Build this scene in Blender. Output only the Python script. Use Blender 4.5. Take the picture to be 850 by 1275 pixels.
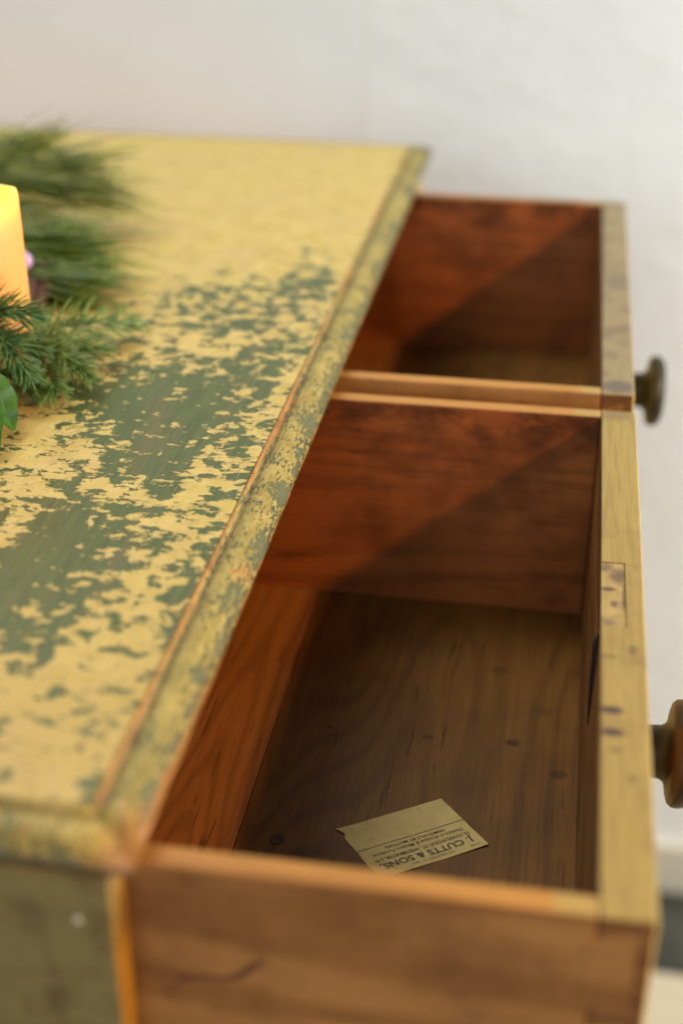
import bpy, bmesh, math, random
from mathutils import Vector, Matrix, noise as mnoise
from math import sin, cos, pi, radians
for o in list(bpy.data.objects): bpy.data.objects.remove(o)
random.seed(7)
S = bpy.context.scene
HT = 1.2                      # height of the dresser top above the floor; lengths below are measured from that top

# ---------------------------------------------------------------- camera
cam = bpy.data.cameras.new('camera'); co = bpy.data.objects.new('camera', cam); S.collection.objects.link(co)
S.camera = co
yaw, pitch, roll = -.1630, .5077, .0011
fw = Vector((sin(yaw)*cos(pitch), cos(yaw)*cos(pitch), -sin(pitch)))
rt = Vector((cos(yaw), -sin(yaw), 0)); up = rt.cross(fw)
rr = rt*cos(roll)+up*sin(roll); uu = -rt*sin(roll)+up*cos(roll)
co.matrix_world = Matrix(((rr.x, uu.x, -fw.x, .1390), (rr.y, uu.y, -fw.y, -.3745), (rr.z, uu.z, -fw.z, .3651+HT), (0, 0, 0, 1)))
cam.sensor_fit = 'HORIZONTAL'; cam.sensor_width = 24; cam.lens = 48.95
cam.clip_start = .02; cam.clip_end = 60
cam.dof.use_dof = True; cam.dof.focus_distance = .797; cam.dof.aperture_fstop = 2.85

# ---------------------------------------------------------------- world and lamps
wd = bpy.data.worlds.new('World'); S.world = wd; wd.use_nodes = True
bg = wd.node_tree.nodes['Background']; bg.inputs[0].default_value = (1.0, .93, .82, 1); bg.inputs[1].default_value = .09
def area(name, loc, aim, size, power, col):
    l = bpy.data.lights.new(name, 'AREA'); l.shape = 'RECTANGLE'; l.size = size[0]; l.size_y = size[1]
    l.energy = power; l.color = col
    o = bpy.data.objects.new(name, l); S.collection.objects.link(o)
    o.location = (loc[0], loc[1], loc[2]+HT)
    o.rotation_euler = (Vector(aim)-Vector(loc)).to_track_quat('-Z', 'Y').to_euler()
    return o
sp = bpy.data.lights.new('warm_room_lamp', 'SPOT'); sp.energy = 138; sp.color = (1, .45, .10); sp.shadow_soft_size = .06
sp.spot_size = radians(36); sp.spot_blend = .5
so = bpy.data.objects.new('warm_room_lamp', sp); S.collection.objects.link(so)
so.location = (1.57, -.61, 1.10+HT); so.rotation_euler = (Vector((0, .40, -.1))-Vector((1.57, -.61, 1.10))).to_track_quat('-Z', 'Y').to_euler()
area('window_light', (-.80, 1.05, 1.75), (.05, .3, .0), (1.0, .9), 28, (1, .985, .90))
area('side_fill', (2.1, .55, .50), (.15, 1.3, .10), (.8, 1.1), 52, (.92, .975, 1))  # unseen fill added at the right to brighten the wall
area('back_fill', (-.3, -2.8, 1.1), (.1, 1.3, .0), (2.2, 1.5), 53, (.96, 1, .98))  # neutral fill added behind the camera, mainly to lift the wall
S.view_settings.view_transform = 'Standard'; S.view_settings.look = 'None'
S.view_settings.exposure = 0; S.view_settings.gamma = 1
S.cycles.use_denoising = True
S.cycles.max_bounces = 8; S.cycles.transparent_max_bounces = 8

# ---------------------------------------------------------------- node helpers
class NT:
    def __init__(s, name):
        s.m = bpy.data.materials.new(name); s.m.use_nodes = True
        s.t = s.m.node_tree; s.b = s.t.nodes['Principled BSDF']
        s.P = s.t.nodes.new('ShaderNodeTexCoord').outputs['Object']
    def put(s, sock, v):
        if isinstance(v, bpy.types.NodeSocket): s.t.links.new(v, sock)
        elif isinstance(v, (tuple, list)) and len(v) == 3 and sock.type == 'RGBA': sock.default_value = (*v, 1)
        else: sock.default_value = v
    def math(s, op, a, b=0, c=None, clamp=False):
        n = s.t.nodes.new('ShaderNodeMath'); n.operation = op; n.use_clamp = clamp
        s.put(n.inputs[0], a); s.put(n.inputs[1], b)
        if c is not None: s.put(n.inputs[2], c)
        return n.outputs[0]
    def scale(s, v, sc, off=(0, 0, 0)):
        n = s.t.nodes.new('ShaderNodeMapping'); s.put(n.inputs[0], v); n.inputs[3].default_value = sc; n.inputs[1].default_value = off
        return n.outputs[0]
    def noise(s, v, sc, det=3, rough=.55, dist=0, color=False):
        n = s.t.nodes.new('ShaderNodeTexNoise'); s.put(n.inputs['Vector'], v)
        n.inputs['Scale'].default_value = sc; n.inputs['Detail'].default_value = det
        n.inputs['Roughness'].default_value = rough; n.inputs['Distortion'].default_value = dist
        return n.outputs['Color' if color else 'Fac']
    def mix(s, f, a, b, mode='MIX'):
        n = s.t.nodes.new('ShaderNodeMix'); n.data_type = 'RGBA'; n.blend_type = mode; n.clamp_factor = True
        s.put(n.inputs[0], f); s.put(n.inputs[6], a); s.put(n.inputs[7], b)
        return n.outputs[2]
    def step(s, v, lo, hi, a=0, b=1):
        n = s.t.nodes.new('ShaderNodeMapRange'); n.interpolation_type = 'SMOOTHSTEP'; s.put(n.inputs[0], v)
        n.inputs[1].default_value = lo; n.inputs[2].default_value = hi; n.inputs[3].default_value = a; n.inputs[4].default_value = b
        return n.outputs[0]
    def sep(s, v):
        n = s.t.nodes.new('ShaderNodeSeparateXYZ'); s.put(n.inputs[0], v); return n.outputs
    def attr(s, name):
        n = s.t.nodes.new('ShaderNodeAttribute'); n.attribute_name = name; return n.outputs['Fac']
    def spot(s, c, r, sc=(1, 1, 1), wob=0):
        """soft-edged mark of radius r round point c (object space)"""
        n = s.t.nodes.new('ShaderNodeVectorMath'); n.operation = 'SUBTRACT'; s.put(n.inputs[0], s.P); n.inputs[1].default_value = c
        k = s.t.nodes.new('ShaderNodeVectorMath'); k.operation = 'MULTIPLY'; s.put(k.inputs[0], n.outputs[0]); k.inputs[1].default_value = sc
        l = s.t.nodes.new('ShaderNodeVectorMath'); l.operation = 'LENGTH'; s.put(l.inputs[0], k.outputs[0])
        d = l.outputs['Value']
        if wob: d = s.math('ADD', d, s.math('MULTIPLY', s.math('SUBTRACT', s.noise(s.P, 900, 3), .5), wob))
        return s.step(d, r*.45, r, 1, 0)
    def bump(s, h, strength=.3, dist=.001):
        n = s.t.nodes.new('ShaderNodeBump'); n.inputs['Strength'].default_value = strength; n.inputs['Distance'].default_value = dist
        s.put(n.inputs['Height'], h); s.put(s.b.inputs['Normal'], n.outputs[0])
    def out(s, col, rough=.5, spec=.5):
        s.put(s.b.inputs['Base Color'], col); s.put(s.b.inputs['Roughness'], rough); s.b.inputs['Specular IOR Level'].default_value = spec
        return s.m

def flat(name, col, rough=.6, var=.25, sc=60, spec=.5):
    n = NT(name); f = n.noise(n.P, sc, 4)
    c = n.mix(n.step(f, .3, .7), tuple(k*(1-var) for k in col), tuple(min(1, k*(1+var)) for k in col))
    n.bump(f, .1, .0005)
    return n.out(c, rough, spec)

def wood(name, dark, mid, light, axis='Y', off=(0, 0, 0), ring=9, freq=11, pores=.5, stain=.5, rough=.5, across=None, extra=None, spec=.22, rp=1.8, rm=.62):
    """plain-sawn pine: contour grain along one axis, fibre streaks, short pores, grime"""
    n = NT(name); i = 'XYZ'.index(axis)
    def st(k): v = [1, 1, 1]; v[i] = k; return tuple(v)
    wv = n.scale(n.P, st(.16), off)
    f = n.noise(wv, ring, 2.2, .42, .15)
    r = n.math('SINE', n.math('MULTIPLY', f, freq*6.283))
    r = n.step(r, -.6, 1.0)
    r = n.math('POWER', r, rp)
    fib = n.noise(n.scale(n.P, st(.025), off), 620, 4, .6)
    big = n.noise(n.P, 14, 4, .6)
    c = n.mix(n.step(fib, .3, .7), mid, light)
    c = n.mix(n.math('MULTIPLY', r, rm), c, dark)
    c = n.mix(n.math('MULTIPLY', n.step(big, .42, .72), stain), c, tuple(k*.38 for k in dark))
    po = n.noise(n.scale(n.P, st(.05), (off[0]+3, off[1]+1, off[2])), 420, 2, .5)
    pm = n.math('MULTIPLY', n.step(po, .63, .67), n.step(n.noise(n.scale(n.P, st(.5), (5, 2, 1)), 22, 2), .42, .6))
    c = n.mix(n.math('MULTIPLY', pm, pores), c, tuple(k*.10 for k in dark))
    if extra: c = extra(n, c)
    h = n.math('SUBTRACT', n.math('ADD', n.math('MULTIPLY', fib, .35), n.math('MULTIPLY', r, .12)), n.math('MULTIPLY', pm, .8))
    n.bump(h, .35, .0005)
    return n.out(c, n.math('ADD', rough-.08, n.math('MULTIPLY', big, .2)), spec)

# ---------------------------------------------------------------- object helpers
def tag(o, label=None, cat=None, group=None, kind=None):
    for k, v in (('label', label), ('category', cat), ('group', group), ('kind', kind)):
        if v: o[k] = v
    return o
def link(name, data, parent=None, loc=(0, 0, 0)):
    """loc is given in top-of-dresser coordinates"""
    o = bpy.data.objects.new(name, data); S.collection.objects.link(o)
    w = Vector((loc[0], loc[1], loc[2]+HT))
    o['w'] = list(w)
    if parent: o.parent = parent; o.location = w-Vector(parent['w'])
    else: o.location = w
    return o
def empty(name, loc): return link(name, None, None, loc)
def meshobj(name, bm, mats, parent=None, loc=(0, 0, 0), smooth=False):
    me = bpy.data.meshes.new(name); bm.normal_update(); bm.to_mesh(me); bm.free()
    for m in (mats if isinstance(mats, (list, tuple)) else [mats]): me.materials.append(m)
    if smooth:
        for p in me.polygons: p.use_smooth = True
    return link(name, me, parent, loc)
def box(bm, x0, x1, y0, y1, z0, z1, bev=0, seg=2):
    g = bmesh.ops.create_cube(bm, size=1)['verts']
    for v in g: v.co = Vector(((x0+x1)/2+v.co.x*(x1-x0), (y0+y1)/2+v.co.y*(y1-y0), (z0+z1)/2+v.co.z*(z1-z0)))
    if bev:
        es = list({e for v in g for e in v.link_edges})
        bmesh.ops.bevel(bm, geom=es, offset=bev, segments=seg, affect='EDGES', profile=.5)
def boxobj(name, dims, mat, parent=None, bev=.0012, kind=None):
    bm = bmesh.new(); box(bm, *dims, bev=bev); o = meshobj(name, bm, mat, parent)
    if kind: o['kind'] = kind
    return o
def lathe(prof, n=48, axis='Z', c=(0, 0, 0), wob=None):
    """prof: (height, radius)"""
    bm = bmesh.new(); rings = []
    for k, (h, r) in enumerate(prof):
        R = []
        for j in range(n):
            a = 2*pi*j/n; q = (r*cos(a), r*sin(a)); hh = h+(wob(a, k) if wob else 0)
            p = (hh, q[0], q[1]) if axis == 'X' else (q[0], q[1], hh)
            R.append(bm.verts.new((p[0]+c[0], p[1]+c[1], p[2]+c[2])))
        rings.append(R)
    for A, B in zip(rings, rings[1:]):
        for j in range(n): bm.faces.new((A[j], A[(j+1) % n], B[(j+1) % n], B[j]))
    for R in (rings[0], rings[-1]):
        try: bm.faces.new(R)
        except ValueError: pass
    bmesh.ops.remove_doubles(bm, verts=bm.verts, dist=1e-6)
    bmesh.ops.recalc_face_normals(bm, faces=bm.faces)
    return bm
def tube(bm, pts, rad, n=6):
    """tapered tube through pts"""
    prev = None
    for k, p in enumerate(pts):
        p = Vector(p); d = (Vector(pts[min(k+1, len(pts)-1)])-Vector(pts[max(k-1, 0)])).normalized()
        a = d.cross(Vector((0, 0, 1)))
        a = a.normalized() if a.length > 1e-4 else Vector((1, 0, 0)); b = d.cross(a)
        r = rad[k] if isinstance(rad, (list, tuple)) else rad
        R = [bm.verts.new(p+(a*cos(2*pi*j/n)+b*sin(2*pi*j/n))*r) for j in range(n)]
        if prev:
            for j in range(n): bm.faces.new((prev[j], prev[(j+1) % n], R[(j+1) % n], R[j]))
        else: bm.faces.new(R[::-1])
        prev = R
    bm.faces.new(prev)
def cut(o, cutters):
    """boolean difference, applied, cutters removed"""
    for c in cutters:
        m = o.modifiers.new('cut', 'BOOLEAN'); m.operation = 'DIFFERENCE'; m.solver = 'EXACT'; m.object = c
    dg = bpy.context.evaluated_depsgraph_get(); dg.update()
    me = bpy.data.meshes.new_from_object(o.evaluated_get(dg)); o.modifiers.clear(); o.data = me
    for c in cutters: bpy.data.objects.remove(c)
def by_normal(o, fn):
    for p in o.data.polygons: p.material_index = fn(p.normal, p.center)
# ================================================================ materials
YEL = (.60, .43, .16)
def paint_top():
    n = NT('chipped_yellow_over_green_paint')
    w = n.attr('wear')
    P = n.P
    wc = n.noise(P, 30, 3, .5, 0, True)
    vm = n.t.nodes.new('ShaderNodeVectorMath'); vm.operation = 'MULTIPLY_ADD'
    n.put(vm.inputs[0], wc); vm.inputs[1].default_value = (.012, .008, 0); n.put(vm.inputs[2], P)
    q = n.scale(vm.outputs[0], (.85, 1.0, 1))
    a = n.noise(q, 86, 9, .63, .1)
    z = n.math('MULTIPLY', n.math('SUBTRACT', a, .478), 9.5)
    fine = n.noise(n.scale(P, (.55, 1, 1)), 230, 4, .6)
    z = n.math('ADD', z, n.math('MULTIPLY', n.math('SUBTRACT', fine, .5), 4.2))
    crk = n.noise(n.scale(P, (.22, 1, 1), (2, 0, 0)), 190, 3, .5, .6)       # fine drying cracks
    crk = n.step(n.math('ABSOLUTE', n.math('SUBTRACT', crk, .5)), 0, .018, 1, 0)
    crk = n.math('MULTIPLY', crk, n.step(n.noise(P, 38, 2), .46, .6))
    d = n.math('SUBTRACT', n.math('SUBTRACT', w, z), n.math('MULTIPLY', crk, 1.9))
    m = n.step(d, -.09, .09)
    # green undercoat: brushed along the board, rubbed to brown here and there
    br = n.noise(n.scale(P, (1, .09, 1)), 260, 5, .7, .4)
    g = n.mix(n.step(br, .3, .7), (.054, .086, .020), (.092, .128, .034))
    g = n.mix(n.math('MULTIPLY', n.step(n.noise(n.scale(P, (1, .12, 1), (1, 7, 0)), 60, 5, .65), .52, .72), .55), g, (.17, .125, .06))
    g = n.mix(n.math('MULTIPLY', n.step(n.noise(n.scale(P, (1, .03, 1), (4, 7, 0)), 420, 2, .6), .66, .72), .5), g, (.34, .28, .15))
    y = n.mix(n.step(n.noise(P, 55, 5, .6), .3, .7), (.475, .375, .078), (.58, .475, .145))
    y = n.mix(n.math('MULTIPLY', n.step(n.noise(P, 12, 4, .6), .45, .7), .35), y, (.50, .37, .17))
    y = n.mix(n.math('MULTIPLY', n.step(n.noise(P, 85, 3, .6, .3), .63, .70), .35), y, (.26, .22, .11))
    y = n.mix(n.step(n.noise(n.scale(P, (1, .12, 1), (1, 7, 3)), 300, 3), .35, .75, 0, .25), y, (.72, .58, .27))
    y = n.mix(n.math('MULTIPLY', n.step(n.math('ADD', n.sep(P)[1], n.math('MULTIPLY', n.noise(P, 20, 5, .65), .3)), .20, .42, 1, 0), .55), y, (.38, .275, .055))  # light falloff towards the near end painted in as darker mottled ochre
    c = n.mix(m, g, y)
    y2 = n.step(n.math('ADD', d, n.math('MULTIPLY', n.math('SUBTRACT', n.noise(P, 420, 2), .5), 1.2)), .0, .9, .30, 0)
    c = n.mix(n.math('MULTIPLY', m, y2), c, (.62, .56, .26))
    h = n.math('ADD', n.math('MULTIPLY', n.step(d, -.15, .3), 1.0), n.math('MULTIPLY', br, .25))
    n.bump(h, .9, .0005)
    return n.out(c, n.mix(m, (.36,)*3, (.46,)*3), .42)

def paint_edge():
    n = NT('worn_painted_moulding')
    a = n.attr('across'); P = n.P; yy = n.sep(P)[1]; xx = n.sep(P)[0]
    front = n.math('MULTIPLY', n.step(n.math('SUBTRACT', yy, n.math('MULTIPLY', -1, xx)), -.004, .004), n.step(yy, 1.038, 1.046, 1, 0))   # the long front edge, not the ends
    sp = n.noise(n.scale(P, (1, .26, 1)), 640, 6, .68)
    sp2 = n.noise(n.scale(P, (.8, .6, 1), (3, 3, 0)), 62, 5, .62)
    sp3 = n.noise(n.scale(P, (1, .3, 1), (1, 3, 0)), 240, 5, .62)
    yl = n.mix(n.step(sp3, .38, .62), (.28, .23, .048), (.40, .335, .095))
    dk = n.mix(n.step(sp2, .4, .6), (.050, .048, .020), (.105, .125, .052))
    dens = n.math('ADD', n.math('MULTIPLY', n.step(a, .40, .85), .11), n.math('ADD', n.math('MULTIPLY', n.math('SUBTRACT', sp2, .5), .55), n.math('MULTIPLY', n.math('SUBTRACT', sp3, .5), .35)))
    m = n.step(n.math('SUBTRACT', sp, dens), .39, .45)
    c = n.mix(m, dk, yl)
    chip = n.noise(n.scale(P, (1, .7, 1)), 46, 6, .66)
    bare = n.mix(n.step(n.noise(n.scale(P, (1, .05, 1)), 500, 3), .3, .7), (.30, .125, .024), (.47, .235, .050))
    c = n.mix(n.step(chip, .625, .66), c, bare)
    wob = n.math('MULTIPLY', n.math('SUBTRACT', n.noise(n.scale(P, (1, .5, 1)), 70, 6, .68), .5), .5)
    slow = n.math('SUBTRACT', n.noise(n.scale(P, (.2, 1, 1), (0, 4, 0)), 9, 2), .5)
    dark_mottle = n.mix(n.step(sp, .4, .6), (.085, .07, .038), (.19, .16, .075))  # mottled dark grey-brown for the groove
    c = n.mix(n.step(n.math('ABSOLUTE', n.math('SUBTRACT', n.math('ADD', a, n.math('MULTIPLY', wob, .15)), .175)), .02, .07, .75, 0), c, dark_mottle)
    ridge = n.math('ADD', n.math('ADD', a, n.math('MULTIPLY', wob, .48)), n.math('MULTIPLY', slow, .55))
    ridge = n.math('ADD', ridge, n.step(yy, .30, .85, 0, .05))
    c = n.mix(n.math('MULTIPLY', n.math('MULTIPLY', n.step(ridge, .075, .135, 1, 0), front), .85), c, bare)
    low = n.math('ADD', n.math('ADD', a, wob), n.step(yy, .0, .30, .16, 0))
    c = n.mix(n.math('MULTIPLY', n.math('MULTIPLY', n.step(low, .90, .98), front), .95), c, bare)
    corner = n.spot((.0, .006, -.012), .024, (1, .7, .8), .05)
    c = n.mix(n.math('MULTIPLY', corner, .85), c, bare)
    endlow = n.math('MULTIPLY', n.step(a, .82, .92), n.math('SUBTRACT', 1, front))
    c = n.mix(n.math('MULTIPLY', endlow, .8), c, (.10, .095, .07))
    n.bump(n.math('ADD', m, n.math('MULTIPLY', chip, -.8)), .8, .0006)
    return n.out(c, .5, .4)

def painted(name, c1, c2, wear=(.09, .05, .02), amt=.66, axis=(1, .05, 1), extra=None, rough=.5):
    n = NT(name); f = n.noise(n.P, 40, 5, .6)
    s_ = n.noise(n.scale(n.P, axis), 420, 4, .6)
    c = n.mix(n.step(s_, .3, .7), c1, c2)
    c = n.mix(n.math('MULTIPLY', n.step(s_, .58, .74), .5), c, tuple(k*.5 for k in c1))
    c = n.mix(n.math('MULTIPLY', n.step(f, amt-.14, amt+.08), .75), c, wear)
    if extra: c = extra(n, c)
    n.bump(n.math('ADD', s_, f), .3, .0004)
    return n.out(c, rough)

def near_edge_marks(n, c):
    for p, r, s_ in (((.1775, .1474, -.0207), .0062, (.8, 1.5, 1)), ((.1775, .1309, -.0207), .0060, (.75, 1.5, 1)), ((.179, .1186, -.0207), .0042, (1, 1.3, 1)),
                     ((.1765, .190, -.0207), .004, (.6, 2, 1)), ((.188, .197, -.0207), .005, (1.4, .9, 1)), ((.186, .10, -.0207), .004, (1.4, .9, 1))):
        c = n.mix(n.math('MULTIPLY', n.spot(p, r, s_, .003), .95 if p[1] < .16 and p[1] > .12 else .45), c, (.055, .022, .02))
    c = n.mix(n.math('MULTIPLY', n.spot((.182, .468, -.0207), .012, (1, 1, 1), .006), .7), c, (.20, .14, .06))
    return c
def block_marks(n, c):
    for p, r, s_, k in (((.1815, .266, -.021), .007, (1.2, .7, 1), .6), ((.1765, .252, -.021), .0035, (.7, 1.2, 1), .85), ((.1790, .238, -.021), .0032, (1.2, .7, 1), .7), ((.1745, .275, -.021), .005, (.8, .8, 1), .5), ((.1845, .245, -.021), .012, (6, .7, 1), .6)):
        c = n.mix(n.math('MULTIPLY', n.spot(p, r, s_, .004), k), c, (.06, .03, .03))
    return c
def far_edge_marks(n, c):
    c = n.mix(n.math('MULTIPLY', n.spot((.183, .514, -.0207), .014, (.9, 1, 1), .005), .8), c, (.10, .085, .07))
    c = n.mix(n.math('MULTIPLY', n.spot((.185, .725, -.0207), .03, (2, 1, 1), .01), .6), c, (.13, .11, .08))
    return c
def floor_marks(n, c):
    for p, r, k in (((.0807, .3073, -.1732), .0035, .5), ((.1328, .3104, -.1732), .0045, .7), ((.1613, .2845, -.1732), .0055, .55), ((.0194, .3076, -.1732), .0013, .9),
                 ((.120, .385, -.1732), .006, .35), ((.15, .345, -.1732), .005, .3)):
        c = n.mix(n.math('MULTIPLY', n.spot(p, r, (.75, 1, 1), .006), k), c, (.03, .012, .005))
    return c
def side_ends(n, c):
    x = n.sep(n.P)[0]
    return n.mix(n.math('MULTIPLY', n.step(n.math('ADD', x, n.math('MULTIPLY', n.noise(n.P, 70, 3), .02)), .163, .170), .8), c, (.40, .30, .10))
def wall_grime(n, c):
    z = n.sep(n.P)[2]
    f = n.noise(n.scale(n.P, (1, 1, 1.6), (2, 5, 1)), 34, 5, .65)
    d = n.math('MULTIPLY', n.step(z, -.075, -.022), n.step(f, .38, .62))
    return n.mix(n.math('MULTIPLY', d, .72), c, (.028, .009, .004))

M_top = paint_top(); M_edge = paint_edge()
M_floorboard = wood('drawer_bottom_pine', (.072, .028, .007), (.17, .072, .014), (.215, .098, .021), 'Y', (.35, .8, 0), 9, 17, .55, .30, .46, extra=floor_marks, rp=2.4, rm=.30)
M_floorboard2 = wood('drawer_bottom_pine_red', (.15, .052, .014), (.30, .128, .036), (.36, .165, .050), 'Y', (.7, .13, 0), 7, 34, .55, .12, .46, rp=2.4, rm=.38)
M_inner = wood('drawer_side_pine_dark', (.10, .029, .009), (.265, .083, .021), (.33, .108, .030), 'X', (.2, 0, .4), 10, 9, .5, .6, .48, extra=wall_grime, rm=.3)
M_side = wood('drawer_side_pine', (.165, .070, .022), (.31, .160, .054), (.37, .20, .072), 'X', (0, .4, .1), 9, 8, .5, .5, .5, rm=.5)
M_sidetop = wood('drawer_side_edge_pine', (.27, .12, .028), (.41, .205, .045), (.47, .25, .062), 'X', (0, .2, .1), 9, 6, .3, .15, .42, extra=side_ends)
M_frontin = wood('drawer_front_back_pine', (.09, .036, .011), (.21, .090, .026), (.26, .115, .036), 'Y', (.1, .2, .4), 9, 8, .4, .4, .42)
M_frontend = wood('drawer_front_end_wood', (.10, .045, .016), (.19, .095, .034), (.23, .12, .042), 'X', (.1, .9, .4), 30, 7, .4, .5, .55)
M_fedge1 = painted('worn_ochre_paint_edge', (.265, .20, .045), (.37, .285, .075), (.24, .16, .05), .66, extra=near_edge_marks)
M_fedge2 = painted('faded_ochre_paint_edge', (.24, .195, .09), (.31, .255, .125), (.16, .12, .07), .60, extra=far_edge_marks)
M_fface = painted('yellow_front_paint', (.55, .36, .08), (.66, .46, .12), (.14, .14, .07), .68)
M_olive = painted('olive_case_paint', (.15, .135, .055), (.22, .19, .08), (.10, .07, .03), .62, (.05, 1, 1), rough=.55)
M_stile = painted('golden_stile_paint', (.50, .30, .05), (.62, .40, .08), (.16, .13, .06), .64, (1, 1, .06))
M_carcass = flat('raw_case_wood', (.22, .11, .05), .7)
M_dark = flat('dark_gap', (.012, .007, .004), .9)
M_block = painted('lock_block_paint', (.33, .25, .075), (.44, .34, .12), (.10, .07, .05), .62, extra=block_marks)

# ================================================================ setting
wn = NT('white_painted_wall')
f1 = wn.noise(wn.P, 3.2, 4, .55); f2 = wn.noise(wn.scale(wn.P, (1, 1, 2.2)), 13, 4, .6)
wc_ = wn.mix(wn.step(f1, .3, .7), (.87, .86, .84), (.90, .895, .885))
wc_ = wn.mix(wn.step(f2, .5, .75, 0, .35), wc_, (.87, .80, .76))
wn.bump(wn.math('ADD', f2, wn.math('MULTIPLY', wn.noise(wn.P, 45, 5), .5)), .4, .006); M_wall = wn.out(wc_, .6)
M_wallL = flat('smooth_cream_wall', (.86, .86, .84), .6, .03, 4)
M_skirt = flat('cream_skirting_paint', (.74, .68, .55), .4, .04, 12)
M_floor = flat('dark_slate_floor', (.060, .058, .045), .45, .4, 9)
M_rug = flat('cream_rug_wool', (.66, .56, .40), .95, .12, 240)

boxobj('floor', (-3, 3.2, -3.2, 1.42, -1.25, -1.2), M_floor, None, 0, 'structure')
boxobj('wall', (-.1065, 3.2, 1.300, 1.42, -1.2, 1.6), M_wall, None, 0, 'structure')
boxobj('wall_panel', (-3, -.1095, 1.300, 1.42, -1.2, 1.6), M_wallL, None, 0, 'structure')
boxobj('wall_seam', (-.1095, -.1065, 1.3004, 1.42, -1.2, 1.6), flat('warm_joint_filler', (.84, .79, .73), .8, .02), None, 0, 'structure')
boxobj('skirting_board', (-3, 3.2, 1.284, 1.300, -1.2, -1.105), M_skirt, None, .004, 'structure')
bm = bmesh.new(); box(bm, .10, 1.7, -.6, 1.112, -1.2, -1.188, .005)
tag(meshobj('rug', bm, M_rug, None), 'cream rug on the dark floor behind the open drawers', 'rug')

# ================================================================ chest of drawers
L = 1.068; G = .0251; YN = -.002
chest = tag(empty('chest_of_drawers', (-.265, .52, -1.2)), 'antique chest of drawers with chipped yellow paint over green and two open top drawers', 'chest of drawers')
# -- top board with a wear map (how much yellow is left), read row by row along the board
WX, WY = 24, 66
# (millimetres across, millimetres along, per cent of yellow left)
MARKS = [(-298,941,100), (-181,960,100), (-41,984,100), (-243,812,100), (-151,827,100), (-29,848,100), (-217,700,100), (-125,716,98), (-26,732,98), 
        (-196,633,100), (-140,642,97), (-84,652,95), (-28,661,92), (-176,608,97), (-133,615,80), (-103,620,72), (-73,625,62), (-45,630,30), (-27,633,60), 
        (-168,582,90), (-139,587,62), (-121,590,40), (-97,594,66), (-67,599,50), (-43,603,30), (-26,606,70), (-161,558,80), (-132,563,60), (-103,568,45), 
        (-74,573,66), (-45,577,60), (-27,580,80), (-141,529,72), (-112,533,50), (-90,537,42), (-67,541,50), (-33,547,75), (-145,482,75), (-128,485,85), 
        (-106,489,80), (-82,493,85), (-63,496,60), (-41,499,45), (-22,503,75), (-155,445,70), (-134,448,45), (-119,451,50), (-98,455,55), (-76,458,45), 
        (-55,462,25), (-26,466,75), (-137,421,40), (-106,426,30), (-86,430,25), (-65,433,30), (-50,436,30), (-29,439,80), (-150,394,30), (-130,397,12), 
        (-104,401,12), (-79,405,15), (-54,410,40), (-29,414,82), (-196,362,70), (-171,366,88), (-152,369,70), (-135,372,35), (-115,375,10), (-98,378,30), 
        (-73,382,12), (-51,386,45), (-32,389,75), (-185,335,85), (-161,339,88), (-138,343,78), (-116,346,30), (-95,350,45), (-76,353,12), (-59,356,45), 
        (-33,360,70), (-177,314,85), (-154,318,80), (-131,322,80), (-117,324,55), (-100,327,50), (-89,329,8), (-73,332,20), (-56,334,60), (-33,338,60), 
        (-167,290,80), (-145,294,85), (-127,297,60), (-113,299,75), (-100,301,50), (-86,303,3), (-70,306,35), (-55,309,75), (-37,312,70), (-158,267,75), 
        (-136,270,90), (-121,273,50), (-110,275,75), (-92,278,80), (-77,280,75), (-68,282,30), (-55,284,75), (-40,287,80), (-29,288,60), (-148,241,75), 
        (-135,243,60), (-123,245,20), (-110,247,12), (-97,249,40), (-84,251,50), (-69,254,72), (-54,256,80), (-37,259,70), (-140,220,80), (-132,222,60), 
        (-119,224,12), (-103,226,10), (-90,228,35), (-82,230,50), (-65,233,50), (-49,235,85), (-36,237,55), (-132,201,50), (-120,203,10), (-104,205,4), 
        (-92,207,25), (-82,209,30), (-72,211,40), (-59,213,75), (-45,215,82), (-35,217,50), (-125,182,8), (-109,185,4), (-89,188,20), (-80,190,45), 
        (-70,191,35), (-58,193,85), (-44,195,85), (-34,197,40), (-118,164,5), (-107,166,12), (-91,169,50), (-78,171,35), (-64,173,60), (-52,175,85), 
        (-41,177,80), (-32,179,25), (-113,151,25), (-103,152,60), (-86,155,55), (-71,158,35), (-56,160,80), (-45,162,85), (-35,164,35), (-108,138,30), 
        (-93,140,35), (-78,143,75), (-63,145,70), (-52,147,85), (-37,149,70), (-101,122,70), (-91,124,30), (-80,125,35), (-69,127,80), (-54,130,88), 
        (-40,132,75), (-95,107,90), (-85,109,75), (-71,111,85), (-56,113,88), (-42,116,90), (-31,117,80), (-89,90,92), (-71,92,85), (-54,95,82), (-37,98,90), 
        (-83,76,92), (-70,78,85), (-58,80,65), (-46,82,90), (-36,84,85), (-78,62,60), (-69,63,85), (-58,65,92), (-48,67,70), (-36,69,85), (-72,48,90), 
        (-53,51,93), (-36,54,85), (-67,33,92), (-48,36,90), (-35,39,55), ]
from statistics import NormalDist
_lv = [(a/1000, b/1000, NormalDist().inv_cdf(min(max(c/100, .015), .985))) for a, b, c in MARKS]
_grid = []
for j in range(WY):
    for i in range(WX):
        gx = -.30+.28*i/(WX-1); gy = .78*j/(WY-1); sw = sv = 0
        for a, b, c in _lv:
            w = 1/((a-gx)**2+((b-gy)/1.6)**2+3e-5)**2; sw += w; sv += w*c
        _grid.append(sv/sw)
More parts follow.
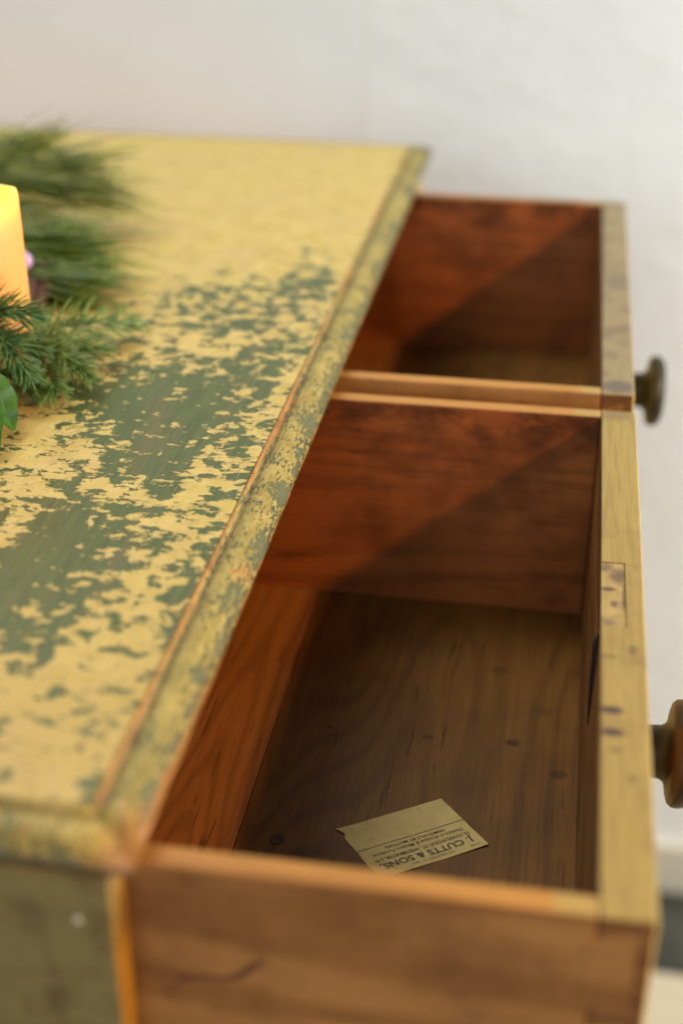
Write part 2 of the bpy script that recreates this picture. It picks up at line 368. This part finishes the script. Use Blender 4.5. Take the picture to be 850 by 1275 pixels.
def wear(x, y):
    u = min(max((x+.30)/.28, 0), 1)*(WX-1); v = min(max(y/.78, 0), 1)*(WY-1)
    i = min(int(u), WX-2); j = min(int(v), WY-2); u -= i; v -= j
    g = lambda a, b: _grid[b*WX+a]
    val = (g(i, j)*(1-u)+g(i+1, j)*u)*(1-v)+(g(i, j+1)*(1-u)+g(i+1, j+1)*u)*v
    if y > .72: val = 2.2
    return val
def make_top():
    x0, x1, y0, y1 = -.519, -G, YN+G+.001, L-G
    nx, ny = 96, 190; vs = []; fs = []; at = []
    for j in range(ny+1):
        for i in range(nx+1):
            x = x0+(x1-x0)*i/nx; y = y0+(y1-y0)*j/ny
            vs.append((x, y, 0)); at.append(wear(x, y))
    for j in range(ny):
        for i in range(nx):
            a = j*(nx+1)+i; fs.append((a, a+1, a+nx+2, a+nx+1))
    k = len(vs)
    vs += [(x0, y0, -.014), (x1, y0, -.014), (x1, y1, -.014), (x0, y1, -.014)]; at += [0]*4
    fs.append((k, k+3, k+2, k+1))
    fs.append(tuple([k, k+1]+[i for i in range(nx, -1, -1)]))
    fs.append(tuple([k+2, k+3]+[ny*(nx+1)+i for i in range(nx+1)]))
    fs.append(tuple([k+1, k+2]+[j*(nx+1)+nx for j in range(ny, -1, -1)]))
    fs.append(tuple([k+3, k]+[j*(nx+1) for j in range(ny+1)]))
    me = bpy.data.meshes.new('top_board'); me.from_pydata(vs, [], fs)
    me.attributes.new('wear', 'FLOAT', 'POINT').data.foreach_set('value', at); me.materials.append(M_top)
    return link('top_board', me, chest)
make_top()
PROF = [(.0255, 0, 0), (.0240, 0, .04), (.0232, -.0005, .08), (.0226, -.0024, .13), (.0205, -.0031, .18), (.0196, -.0022, .24), (.0170, -.0014, .33), (.0130, -.0014, .43),
        (.0090, -.0023, .53), (.0055, -.0038, .63), (.0026, -.0060, .74), (.0008, -.0088, .85), (.0000, -.0112, .93), (.0010, -.0135, .97), (.0060, -.0150, 1), (.030, -.0150, 1)]
PROF = [(.0030+d*.885 if d < .029 else d, z, a) for d, z, a in PROF]
def moulding(name, path, inward, parent):
    """path: list of points along the outer edge; inward: unit vectors (scaled at mitres)"""
    vs = []; fs = []; at = []; n = len(PROF)
    for (px, py), (ix, iy) in zip(path, inward):
        w = mnoise.noise(Vector((px*35, py*35, 2)))*.0006+mnoise.noise(Vector((px*140, py*140, 5)))*.0003
        for d, z, a in PROF:
            k = max(0, 1-d/.012); vs.append((px+ix*(d+w*k), py+iy*(d+w*k), z-w*.5*k)); at.append(a)
    for i in range(len(path)-1):
        for k in range(n-1): a = i*n+k; fs.append((a, a+1, a+n+1, a+n))
    fs.append(tuple(range(n))[::-1]); fs.append(tuple((len(path)-1)*n+k for k in range(n)))
    me = bpy.data.meshes.new(name); me.from_pydata(vs, [], fs)
    me.attributes.new('across', 'FLOAT', 'POINT').data.foreach_set('value', at); me.materials.append(M_edge)
    bm = bmesh.new(); bm.from_mesh(me); bmesh.ops.recalc_face_normals(bm, faces=bm.faces); bm.to_mesh(me); bm.free()
    for p in me.polygons: p.use_smooth = len(p.vertices) == 4
    return link(name, me, parent)
N = 260
ys = [YN]+[YN+.032+(L-YN-.064)*i/(N-2) for i in range(N-1)]+[L]
moulding('edge_moulding', [(0, y) for y in ys], [(-1, 1)]+[(-1, 0)]*(N-1)+[(-1, -1)], chest)
xs_ = [0]+[-.032-.487*i/119 for i in range(120)]
moulding('edge_moulding', [(x, YN) for x in xs_], [(-1, 1)]+[(0, 1)]*120, chest)
moulding('edge_moulding', [(x, L) for x in xs_], [(-1, -1)]+[(0, -1)]*120, chest)

# -- carcass
ZC = -.0152
def stile(y0, y1):
    o = boxobj('front_stile', (-.040, -.0125, y0, y1, -1.2, ZC), [M_olive, M_stile], chest, .0004)
    by_normal(o, lambda n_, c: 1 if n_.x > .4 else 0)
stile(-.0002, .0172); stile(.954, 1.056)
stile_mid = boxobj('drawer_divider', (-.50, -.0135, .478, .4965, -.2125, ZC), M_stile, chest)
for y0, y1 in ((.0000, .0150), (1.041, 1.055)):
    boxobj('end_panel', (-.512, -.0398, y0, y1, -.0704, ZC), M_olive, chest, .0004)
    boxobj('end_panel', (-.512, -.0398, y0, y1, -1.15, -.0708), M_olive, chest, .0004)
boxobj('back_panel', (-.518, -.5125, 0.001, 1.054, -1.15, ZC), M_carcass, chest)
for z in (-.2125, -.468, -.745, -1.03):
    boxobj('drawer_rail', (-.50, -.0135, .0180, .9525, z-.018, z), M_stile, chest)
boxobj('plinth', (-.47, -.035, .02, 1.02, -1.2, -1.05), M_olive, chest)
nail = lathe([(-.0004, .0001), (-.0004, .0016), (0, .0012), (.0002, .0002)], 16, 'Z')
bmesh.ops.rotate(nail, verts=nail.verts, cent=(0, 0, 0), matrix=Matrix.Rotation(radians(90), 3, 'X'))
meshobj('nail_head', nail, flat('pale_filled_nail', (.75, .74, .70), .4), chest, (-.0262, -.0006, -.0372))

KNOB = [(-.001, .0170), (.001, .0170), (.0025, .0158), (.005, .0148), (.012, .0142), (.0185, .0146), (.0212, .0162), (.0226, .0200), (.0232, .0245), (.0242, .0276), (.0262, .0292), (.0295, .0296),
        (.0330, .0288), (.0355, .0262), (.0372, .0215), (.0380, .0160), (.0376, .0110), (.0384, .0060), (.0387, .0002)]
def knob_mat(name, a, b):
    n = NT(name); f = n.noise(n.scale(n.P, (1, .6, .6)), 70, 5, .6); x = n.sep(n.P)[0]
    c = n.mix(n.step(f, .38, .62), a, b)
    c = n.mix(n.math('MULTIPLY', n.step(n.noise(n.scale(n.P, (8, 1, 1)), 60, 3), .5, .7), .5), c, tuple(k*.4 for k in a))
    neck = n.step(x, .0215, .0245, 1, 0)
    c = n.mix(n.math('MULTIPLY', neck, .8), c, (.010, .012, .006))
    n.bump(f, .15, .0005)
    return n.out(c, .42, .3)
M_knob1 = knob_mat('dark_turned_knob_wood', (.020, .012, .005), (.065, .022, .008))
M_knob2 = knob_mat('dark_olive_knob_wood', (.016, .015, .006), (.040, .034, .013))
knob_mesh = None
def make_knob(parent, x, y, z, mat):
    global knob_mesh
    if knob_mesh is None:
        o = meshobj('knob', lathe(KNOB, 56, 'X'), mat, parent, (x, y, z), True); knob_mesh = o.data
        return o
    me = knob_mesh.copy(); me.materials[0] = mat
    return link('knob', me, parent, (x, y, z))

D, WD, ZD, ZB, TS = .1724, .022, -.0207, -.209, .0114
def drawer(y0, y1, edge, knobm, near):
    fr = boxobj('drawer', (D, D+WD, y0, y1, ZB, ZD), [M_frontin, edge, M_fface, M_frontend, M_dark], chest, .0011)
    if near:
        cs = []
        bm = bmesh.new(); box(bm, D-.004, D+.0128, .2165, .2790, ZD-.0262, ZD+.01); cs.append(meshobj('cutter', bm, M_dark))
        cut(fr, cs)
    def pick(n_, c):
        if n_.z > .6: return 1 if c.z > ZD-.004 else 0
        if n_.x > .3: return 2
        if abs(n_.y) > .7: return 3
        return 0
    by_normal(fr, pick)
    if near:
        bm = bmesh.new(); box(bm, D+.0002, D+.0125, .2168, .2788, ZD-.0256, ZD-.0004, .0003)
        by_normal(meshobj('lock_block', bm, [M_block, M_frontin], fr), lambda n_, c: 0 if n_.z > .5 else 1)
    if near:      # dark solid strip standing in for a shadow gap inside the front
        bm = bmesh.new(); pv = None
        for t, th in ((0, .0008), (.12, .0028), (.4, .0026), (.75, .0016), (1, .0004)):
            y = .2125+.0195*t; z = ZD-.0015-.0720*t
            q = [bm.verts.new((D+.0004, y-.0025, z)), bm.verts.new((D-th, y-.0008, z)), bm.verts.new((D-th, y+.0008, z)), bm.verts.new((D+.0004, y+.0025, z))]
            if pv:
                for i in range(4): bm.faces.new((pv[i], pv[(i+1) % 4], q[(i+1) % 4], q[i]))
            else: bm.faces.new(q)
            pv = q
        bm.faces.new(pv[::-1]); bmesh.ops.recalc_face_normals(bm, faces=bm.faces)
        meshobj('shadow_gap_strip', bm, M_dark, fr)
    for k, ya in enumerate((y0, y1-TS)):
        bm = bmesh.new(); box(bm, -.262, D-.0002, ya, ya+TS, ZB+.004, ZD, .0014)
        sgn = -1 if k == 0 else 1
        yo = ya-.0003 if k == 0 else ya+TS+.0003; yi = ya+.006 if k == 0 else ya+TS-.006
        for zc in (-.0500, -.0985, -.1470, -.1900):         # lapped dovetails
            pts = [(D-.004, zc-(.017 if zc > -.18 else .012)), (D-.004, zc+.017), (D+.0152, zc+.0225), (D+.0152, zc-(.0225 if zc > -.18 else .0145))]
            a = [bm.verts.new((x, yo, z)) for x, z in pts]; b = [bm.verts.new((x, yi, z)) for x, z in pts]
            bm.faces.new(a); bm.faces.new(b[::-1])
            for i in range(4): bm.faces.new((a[i], b[i], b[(i+1) % 4], a[(i+1) % 4]))
        bmesh.ops.recalc_face_normals(bm, faces=bm.faces)
        s_ = meshobj('drawer_side', bm, [M_side, M_sidetop, M_inner], fr)
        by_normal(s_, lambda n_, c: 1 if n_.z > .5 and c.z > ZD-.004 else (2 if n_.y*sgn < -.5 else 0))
    boxobj('drawer_back', (-.258, -.246, y0+TS, y1-TS, ZB+.01, ZD-.004), M_inner, fr)
    boxobj('bottom_board', (-.246, -.0152, y0+TS-.003, y1-TS+.003, -.1800, -.1732), M_floorboard2, fr, .0004)
    boxobj('bottom_board', (-.0145, D+.003, y0+TS-.003, y1-TS+.003, -.1800, -.1732), M_floorboard, fr, .0004)
    make_knob(fr, D+WD, (y0+y1)/2, -.1185 if near else -.1150, knobm)
    return fr
d1 = drawer(.0176, .4746, M_fedge1, M_knob1, True); d1['label'] = 'nearer open drawer with ochre top edge and a paper label inside'
d2 = drawer(.5004, .9535, M_fedge2, M_knob2, False); d2['label'] = 'farther open drawer with greyed top edge'
# nail left in the drawer bottom
bm = lathe([(.0000, .0042), (.0004, .0040), (.0005, .0030), (.0001, .0024), (.0001, .0002)], 24)
meshobj('nail', bm, flat('rusted_iron', (.09, .055, .025), .85), d1, (.008, .2024, -.1732), True)
# scratch on the near side board and joint stain
bm = bmesh.new(); yo = .0176-.00015
ctr = [(.0000, -.094), (.0045, -.089), (.0075, -.0825), (.0165, -.0800), (.0260, -.0790), (.0330, -.0762), (.0380, -.0705), (.0440, -.0650)]
wid = [.0005, .0012, .0016, .0010, .0010, .0022, .0028, .0006]
prev = None
for (x, z), w in zip(ctr, wid):
    a = bm.verts.new((x, yo, z+w)); b = bm.verts.new((x, yo, z-w)); c_ = bm.verts.new((x, yo+.0012, z))
    if prev: bm.faces.new((prev[0], a, b, prev[1])); bm.faces.new((prev[1], b, c_, prev[2])); bm.faces.new((prev[2], c_, a, prev[0]))
    prev = (a, b, c_)
meshobj('scratch', bm, flat('dark_scratch_wood', (.10, .038, .018), .7), d1)
# lower drawers, closed
for z1, z0 in ((-.2315, -.4670), (-.4870, -.7440), (-.7640, -1.0290)):
    fr = boxobj('drawer', (-.034, -.0130, .0186, .9515, z0, z1), M_fface, chest)
    for y in (.25, .72): make_knob(fr, -.0132, y, (z0+z1)/2, M_knob1)

# ================================================================ paper label
LZ = -.1732
A = Vector((.0390, .2155)); B = Vector((.0948, .2516)); C = Vector((.1247, .2172))
rd = (A-B).normalized(); ud = Vector((-rd.y, rd.x)); LW = (A-B).length; LH = (C-B).length
def lp(x, y, z=0):
    """label coordinates: x along the writing from the right-hand edge, y up the writing"""
    q = B+rd*x+ud*y+(C-B-ud*(C-B).length)*(y/LH)
    return (q.x, q.y, LZ+.0003+z+.0004*sin(x/LW*5+1)**2*(y/LH)+.0006*max(0, .25-y/LH)**1.5+.016*max(0, x/LW-.78)**2*max(0, 1-y/LH*1.6)+.014*max(0, .22-x/LW)**2*y/LH)
lab = empty('paper_label', (.0817, .2163, LZ)); tag(lab, 'aged cream paper trade label with black print glued inside the nearer drawer', 'label')
pn = NT('aged_label_paper'); f = pn.noise(pn.P, 90, 5, .6)
pc = pn.mix(pn.step(f, .3, .7), (.60, .44, .165), (.68, .52, .21))
pc = pn.mix(pn.step(pn.noise(pn.P, 200, 4, .6), .58, .75, 0, .45), pc, (.34, .22, .09)); M_paper = pn.out(pc, .7, .3)
bm = bmesh.new(); nx, ny = 26, 16; g = {}
for j in range(ny+1):
    for i in range(nx+1):
        x = LW*i/nx; y = LH*j/ny
        if i == 0: x += random.uniform(0, .0003)
        if i == nx: x -= random.uniform(0, .0005)+(.0022 if j == 2 else .0012 if j == 1 else 0)
        g[i, j] = (bm.verts.new(lp(x, y)), bm.verts.new(lp(x, y, -.0002)))
for j in range(ny):
    for i in range(nx):
        q = [g[i, j], g[i+1, j], g[i+1, j+1], g[i, j+1]]
        bm.faces.new([v[0] for v in q]); bm.faces.new([v[1] for v in q][::-1])
bd = [(i, 0) for i in range(nx)]+[(nx, j) for j in range(ny)]+[(i, ny) for i in range(nx, 0, -1)]+[(0, j) for j in range(ny, 0, -1)]
for a, b in zip(bd, bd[1:]+bd[:1]): bm.faces.new((g[a][0], g[b][0], g[b][1], g[a][1]))
bmesh.ops.recalc_face_normals(bm, faces=bm.faces)
meshobj('paper', bm, M_paper, lab, smooth=False)
M_ink = flat('black_printing_ink', (.035, .03, .02), .7, .3, 300)
M_ink2 = flat('grey_faded_ink', (.11, .09, .05), .7, .3, 300)
def text(body, x, y, size, width, mat, shear=0, bold=0):
    cu = bpy.data.curves.new('printed_text', 'FONT'); cu.body = body; cu.size = 1; cu.shear = shear; cu.offset = bold; cu.resolution_u = 3
    t = bpy.data.objects.new('printed_text', cu); S.collection.objects.link(t)
    dg = bpy.context.evaluated_depsgraph_get(); dg.update()
    me = bpy.data.meshes.new_from_object(t.evaluated_get(dg)); bpy.data.objects.remove(t)
    w = max(v.co.x for v in me.vertices)
    bm = bmesh.new(); bm.from_mesh(me); bmesh.ops.triangulate(bm, faces=bm.faces)
    bmesh.ops.subdivide_edges(bm, edges=[e for e in bm.edges if e.calc_length() > .35], cuts=2)
    for v in bm.verts: v.co = lp(x+v.co.x/w*width, y+v.co.y*size, .00010)
    bm.to_mesh(me); bm.free(); me.name = 'printed_text'; me.materials.clear(); me.materials.append(mat)
    return link('printed_text', me, lab)
text('PHONE', .0035, .0420, .0020, .006, M_ink2)
text('ESTABLISHED IN 1864.', .0190, .0417, .0021, .0265, M_ink2)
text('J. CUTTS & SONS,', .0050, .0358, .0062, .0560, M_ink, 0, .022)
text('10, CHARLWOOD ST., WESTMINSTER, S.W.', .0035, .0315, .0034, .0590, M_ink, 0, .018)
text('Dealers in Antique & Modern Furniture.', .0045, .0272, .0036, .0560, M_ink, .25, .006)
text('REMOVALS BY MOTORS', .0140, .0238, .0029, .0370, M_ink, 0, .012)
bm = bmesh.new(); pv = None
for i in range(25):
    x = LW*.99*i/24+.0003; a = bm.verts.new(lp(x, .0218, .00012)); b = bm.verts.new(lp(x, .0213, .00012))
    if pv: bm.faces.new((pv[0], a, b, pv[1]))
    pv = (a, b)
meshobj('printed_rule', bm, M_ink2, lab)

# ================================================================ candle
CX, CY, CR, CH = -.2345, .430, .0355, .1135
candle = tag(empty('candle', (CX, CY, .0005)), 'lit pillar candle glowing orange among the evergreen sprigs', 'candle')
wx = bpy.data.materials.new('glowing_wax'); wx.use_nodes = True; b_ = wx.node_tree.nodes['Principled BSDF']
b_.inputs['Base Color'].default_value = (.92, .46, .13, 1); b_.inputs['Roughness'].default_value = .42
b_.inputs['Subsurface Weight'].default_value = 1; b_.inputs['Subsurface Radius'].default_value = (1, .62, .22); b_.inputs['Subsurface Scale'].default_value = .03
def wob(a, k): return (.0022*cos(a)+.0012*sin(2*a+.6)+.0007*sin(5*a)) if k in (3, 4, 5, 6) else 0
cp = [(.0005, CR*.97), (.002, CR), (CH*.6, CR*1.0), (CH-.003, CR*.995), (CH, CR*.975), (CH-.0005, CR*.93), (CH-.006, CR*.88), (CH-.014, CR*.72), (CH-.0165, .008), (CH-.0165, .0002)]
bm = lathe(cp, 72, 'Z', wob=wob); meshobj('wax', bm, wx, candle, (CX, CY, 0), True)
bm = bmesh.new(); tube(bm, [(0, 0, CH-.018), (.0004, 0, CH-.011), (.0012, .0004, CH-.006)], .0009); meshobj('wick', bm, M_dark, candle, (CX, CY, 0))
fl = bpy.data.materials.new('candle_flame'); fl.use_nodes = True; b_ = fl.node_tree.nodes['Principled BSDF']
b_.inputs['Base Color'].default_value = (1, .6, .2, 1); b_.inputs['Emission Color'].default_value = (1, .52, .16, 1); b_.inputs['Emission Strength'].default_value = 60
bm = lathe([(0, .0004), (.003, .0028), (.007, .0042), (.012, .0038), (.018, .0022), (.024, .0003)], 20); meshobj('flame', bm, fl, candle, (CX+.001, CY, CH-.008), True)
pl = bpy.data.lights.new('candle_glow', 'POINT'); pl.energy = .17; pl.color = (1, .46, .17); pl.shadow_soft_size = .006
link('candle_glow', pl, candle, (CX, CY, CH-.0085))

# ================================================================ evergreen wreath
wreath = tag(empty('evergreen_wreath', (-.36, .54, 0)), 'wreath of fir and pine sprigs lying round the candle on the dresser top', 'wreath')
def leafmat(name, a, b, sc=120, rough=.4, tr=.0):
    n = NT(name); f = n.noise(n.P, sc, 3)
    c = n.mix(n.step(f, .35, .65), a, b); return n.out(c, rough, .25)
M_fir = leafmat('fir_needle_green', (.055, .13, .024), (.21, .32, .075))
M_fir2 = leafmat('dark_fir_needle', (.04, .12, .038), (.17, .29, .09))
M_pine = leafmat('pine_needle_green', (.070, .108, .008), (.155, .20, .022), 60, .45)
M_pine2 = leafmat('bright_pine_needle', (.060, .125, .008), (.125, .22, .020), 60, .45)
M_twig = leafmat('twig_bark', (.10, .045, .02), (.20, .10, .045), 200, .7)
M_leaf = leafmat('broad_leaf_green', (.045, .14, .018), (.075, .21, .03), 50, .35)
def needle(bm, p, d, ln, w, bend, flatn=.45, seg=3):
    """curved tapering needle with a four-sided section"""
    d = d.normalized(); a = d.cross(Vector((0, 0, 1))); a = a.normalized() if a.length > .01 else Vector((1, 0, 0)); b = a.cross(d)
    prev = None
    for k in range(seg+1):
        t = k/seg; c = p+d*ln*t+bend*ln*t*t; r = w*(1-.15*t) if k < seg else w*.25
        R = [bm.verts.new(c+a*r), bm.verts.new(c+b*r*flatn), bm.verts.new(c-a*r), bm.verts.new(c-b*r*flatn)]
        if prev:
            for j in range(4): bm.faces.new((prev[j], prev[(j+1) % 4], R[(j+1) % 4], R[j]))
        prev = R
    bm.faces.new(prev)
def fir_sprig(pts, ln=.018, dens=2600, mat=None, flat_=.35, w=.00075, ang=58, seed=0, twigs=()):
    rnd = random.Random(seed)
    bt = bmesh.new(); bn = bmesh.new()
    lines = [pts]+list(twigs)
    for line in lines:
        P = [Vector(p) for p in line]
        fine = []
        for k in range(24):
            t = k/23*(len(P)-1); i = min(int(t), len(P)-2); fine.append(P[i].lerp(P[i+1], t-i))
        for k in range(1, 23): fine[k] = (fine[k-1]+fine[k]*2+fine[k+1])/4
        tube(bt, fine, [.0014*(1-.6*k/23) for k in range(24)], 6)
        tot = sum((a-b).length for a, b in zip(fine, fine[1:])); n = int(tot*dens)
        for q in range(n):
            t = (q+rnd.random())/n*22.9; i = int(t); p = fine[i].lerp(fine[i+1], t-i)
            ax = (fine[i+1]-fine[i]).normalized(); sd = ax.cross(Vector((0, 0, 1))).normalized(); uq = sd.cross(ax)
            ph = rnd.gauss(0, .55)*(1 if flat_ < .5 else 1.6)+(0 if rnd.random() < .5 else pi)
            rad = sd*cos(ph)+uq*abs(sin(ph))*(1 if rnd.random() < .72 else -.5)
            an = radians(rnd.gauss(ang, 9))*(1-.45*(t/23)**3)
            d = ax*cos(an)+rad*sin(an)
            l_ = ln*rnd.uniform(.75, 1.08)*(.62+.38*min(1, (23-t)/5))
            needle(bn, p, d, l_, w*rnd.uniform(.85, 1.15), ax*rnd.uniform(.05, .22)+Vector((0, 0, rnd.uniform(-.12, .05))))
    s_ = meshobj('fir_sprig', bt, M_twig, wreath)
    nd = meshobj('needles', bn, mat or M_fir, s_); nd['kind'] = 'stuff'
fir_sprig([(-.235, .425, .024), (-.205, .448, .022), (-.178, .472, .018), (-.149, .492, .012)], .025, 1400, M_fir, .3, .00095, 68, 1)
fir_sprig([(-.235, .420, .028), (-.206, .424, .026), (-.175, .418, .020), (-.150, .400, .011)], .018, 2300, M_fir, .6, .0009, 52, 2,
          [[(-.195, .422, .024), (-.175, .438, .018), (-.153, .440, .012)], [(-.19, .42, .022), (-.175, .395, .014), (-.166, .380, .009)]])
fir_sprig([(-.235, .400, .050), (-.215, .394, .046), (-.195, .385, .036), (-.178, .372, .022)], .018, 3400, M_fir2, .6, .0009, 50, 3,
          [[(-.225, .395, .05), (-.20, .395, .056), (-.181, .400, .050)]])
fir_sprig([(-.245, .385, .050), (-.225, .384, .062), (-.206, .388, .073)], .017, 2300, M_fir2, .3, .0008, 55, 4)
fir_sprig([(-.24, .36, .030), (-.212, .362, .024), (-.190, .352, .016)], .016, 2600, M_fir2, .6, .0008, 52, 6)
fir_sprig([(-.22, .44, .014), (-.19, .445, .010), (-.165, .425, .007)], .015, 2400, M_fir, .6, .0007, 50, 8)
fir_sprig([(-.245, .395, .034), (-.220, .398, .036), (-.196, .402, .032), (-.182, .404, .026)], .018, 2600, M_fir2, .6, .0009, 54, 11)
fir_sprig([(-.235, .385, .020), (-.212, .388, .020), (-.190, .385, .014), (-.176, .378, .009)], .017, 2600, M_fir, .6, .0009, 54, 12)
def pine_sprig(base, tips, mat, n=60, w=.0006, seed=0):
    rnd = random.Random(seed); bt = bmesh.new(); bn = bmesh.new(); base = Vector(base)
    c = sum((Vector(t) for t in tips), Vector())/len(tips)
    tube(bt, [base+(base-c)*.6, base, base+(c-base)*.35], [.0035, .003, .0015], 8)
    for tp in tips:
        tp = Vector(tp)
        for q in range(n):
            s_ = base+(c-base)*rnd.uniform(-.5, .32)+Vector([rnd.gauss(0, .002) for _ in range(3)])
            e = tp+Vector((rnd.gauss(0, .010), rnd.gauss(0, .012), rnd.gauss(0, .005)))
            d = e-s_; ln = d.length*rnd.uniform(.72, 1.0)
            needle(bn, s_, d, ln, w, Vector((0, 0, rnd.uniform(-.16, .08)))+Vector((rnd.uniform(-.08, .08), rnd.uniform(-.1, .1), 0)), .6, 5)
    for v in bn.verts: v.co.z = max(v.co.z, .0008)
    s_ = meshobj('pine_sprig', bt, M_twig, wreath)
    nd = meshobj('needles', bn, mat, s_); nd['kind'] = 'stuff'
pine_sprig((-.345, .705, .050), [(-.200, .715, .032), (-.225, .755, .062), (-.245, .735, .044), (-.285, .765, .080), (-.215, .715, .042)], M_pine, 85, .0008, 1)
pine_sprig((-.350, .690, .036), [(-.262, .690, .018), (-.276, .70, .022)], M_pine, 45, .0008, 2)
pine_sprig((-.335, .72, .06), [(-.325, .80, .066), (-.30, .79, .058), (-.35, .81, .070)], M_pine2, 24, .0007, 5)
pine_sprig((-.290, .585, .034), [(-.178, .600, .020), (-.192, .612, .034), (-.212, .606, .040)], M_pine2, 80, .0009, 3)
pine_sprig((-.290, .560, .022), [(-.172, .562, .014), (-.190, .552, .008), (-.205, .565, .016)], M_pine2, 80, .0009, 4)
# vine ring under the sprigs
for k in range(3):
    bm = bmesh.new(); pts = []
    for i in range(81):
        a = 2*pi*i/80; r = .122+.006*cos(a*7+k*2.1); pts.append((-.36+r*cos(a), .54+r*sin(a), .0125+.006*sin(a*7+k*2.1)))
    tube(bm, pts, .0062, 8); meshobj('vine', bm, flat('dark_vine_bark', (.06, .025, .014), .8), wreath, smooth=True)
def leaf(base, tip, side, w, droop):
    base = Vector(base); tip = Vector(tip); side = Vector(side).normalized(); ax = tip-base; up_ = side.cross(ax).normalized()
    if up_.z < 0: up_ = -up_
    bm = bmesh.new(); g = {}; n = 14; m = 6
    for i in range(n+1):
        t = i/n; ww = w*sin(pi*min(1, t*.96+.02))**.75*(1-.25*t)
        for j in range(-m, m+1):
            s_ = j/m; h = abs(s_)*ww*.28+.0009*sin(t*22+abs(s_)*2)*abs(s_)-droop*t*t
            p = base+ax*t+side*ww*s_+up_*h; g[i, j] = (bm.verts.new(p), bm.verts.new(p-up_*.0004))
    for i in range(n):
        for j in range(-m, m):
            q = [g[i, j], g[i+1, j], g[i+1, j+1], g[i, j+1]]
            bm.faces.new([v[0] for v in q]); bm.faces.new([v[1] for v in q][::-1])
    bmesh.ops.recalc_face_normals(bm, faces=bm.faces)
    meshobj('leaf', bm, M_leaf, wreath, smooth=True)
leaf((-.198, .345, .030), (-.172, .298, .008), (.7, .35, .25), .0105, .002)
leaf((-.203, .362, .030), (-.172, .326, .010), (.75, .55, .05), .0115, .003)
leaf((-.215, .345, .026), (-.188, .300, .010), (.7, .35, -.2), .012, .003)
# small lilac bauble between the pine sprigs
bm = bmesh.new(); bmesh.ops.create_icosphere(bm, subdivisions=3, radius=.0075)
bb = empty('bauble', (-.251, .556, .022)); tag(bb, 'small lilac bauble tucked among pine needles behind the candle', 'bauble')
meshobj('ball', bm, flat('lilac_gloss', (.55, .38, .62), .2, .05), bb, (-.251, .556, .0295), True)
bm = lathe([(.036, .0022), (.039, .0022), (.0395, .0004)], 12); meshobj('cap', bm, flat('bauble_cap_metal', (.5, .42, .3), .3), bb, (-.251, .556, 0))
for o in S.objects:
    if 'w' in o: del o['w']
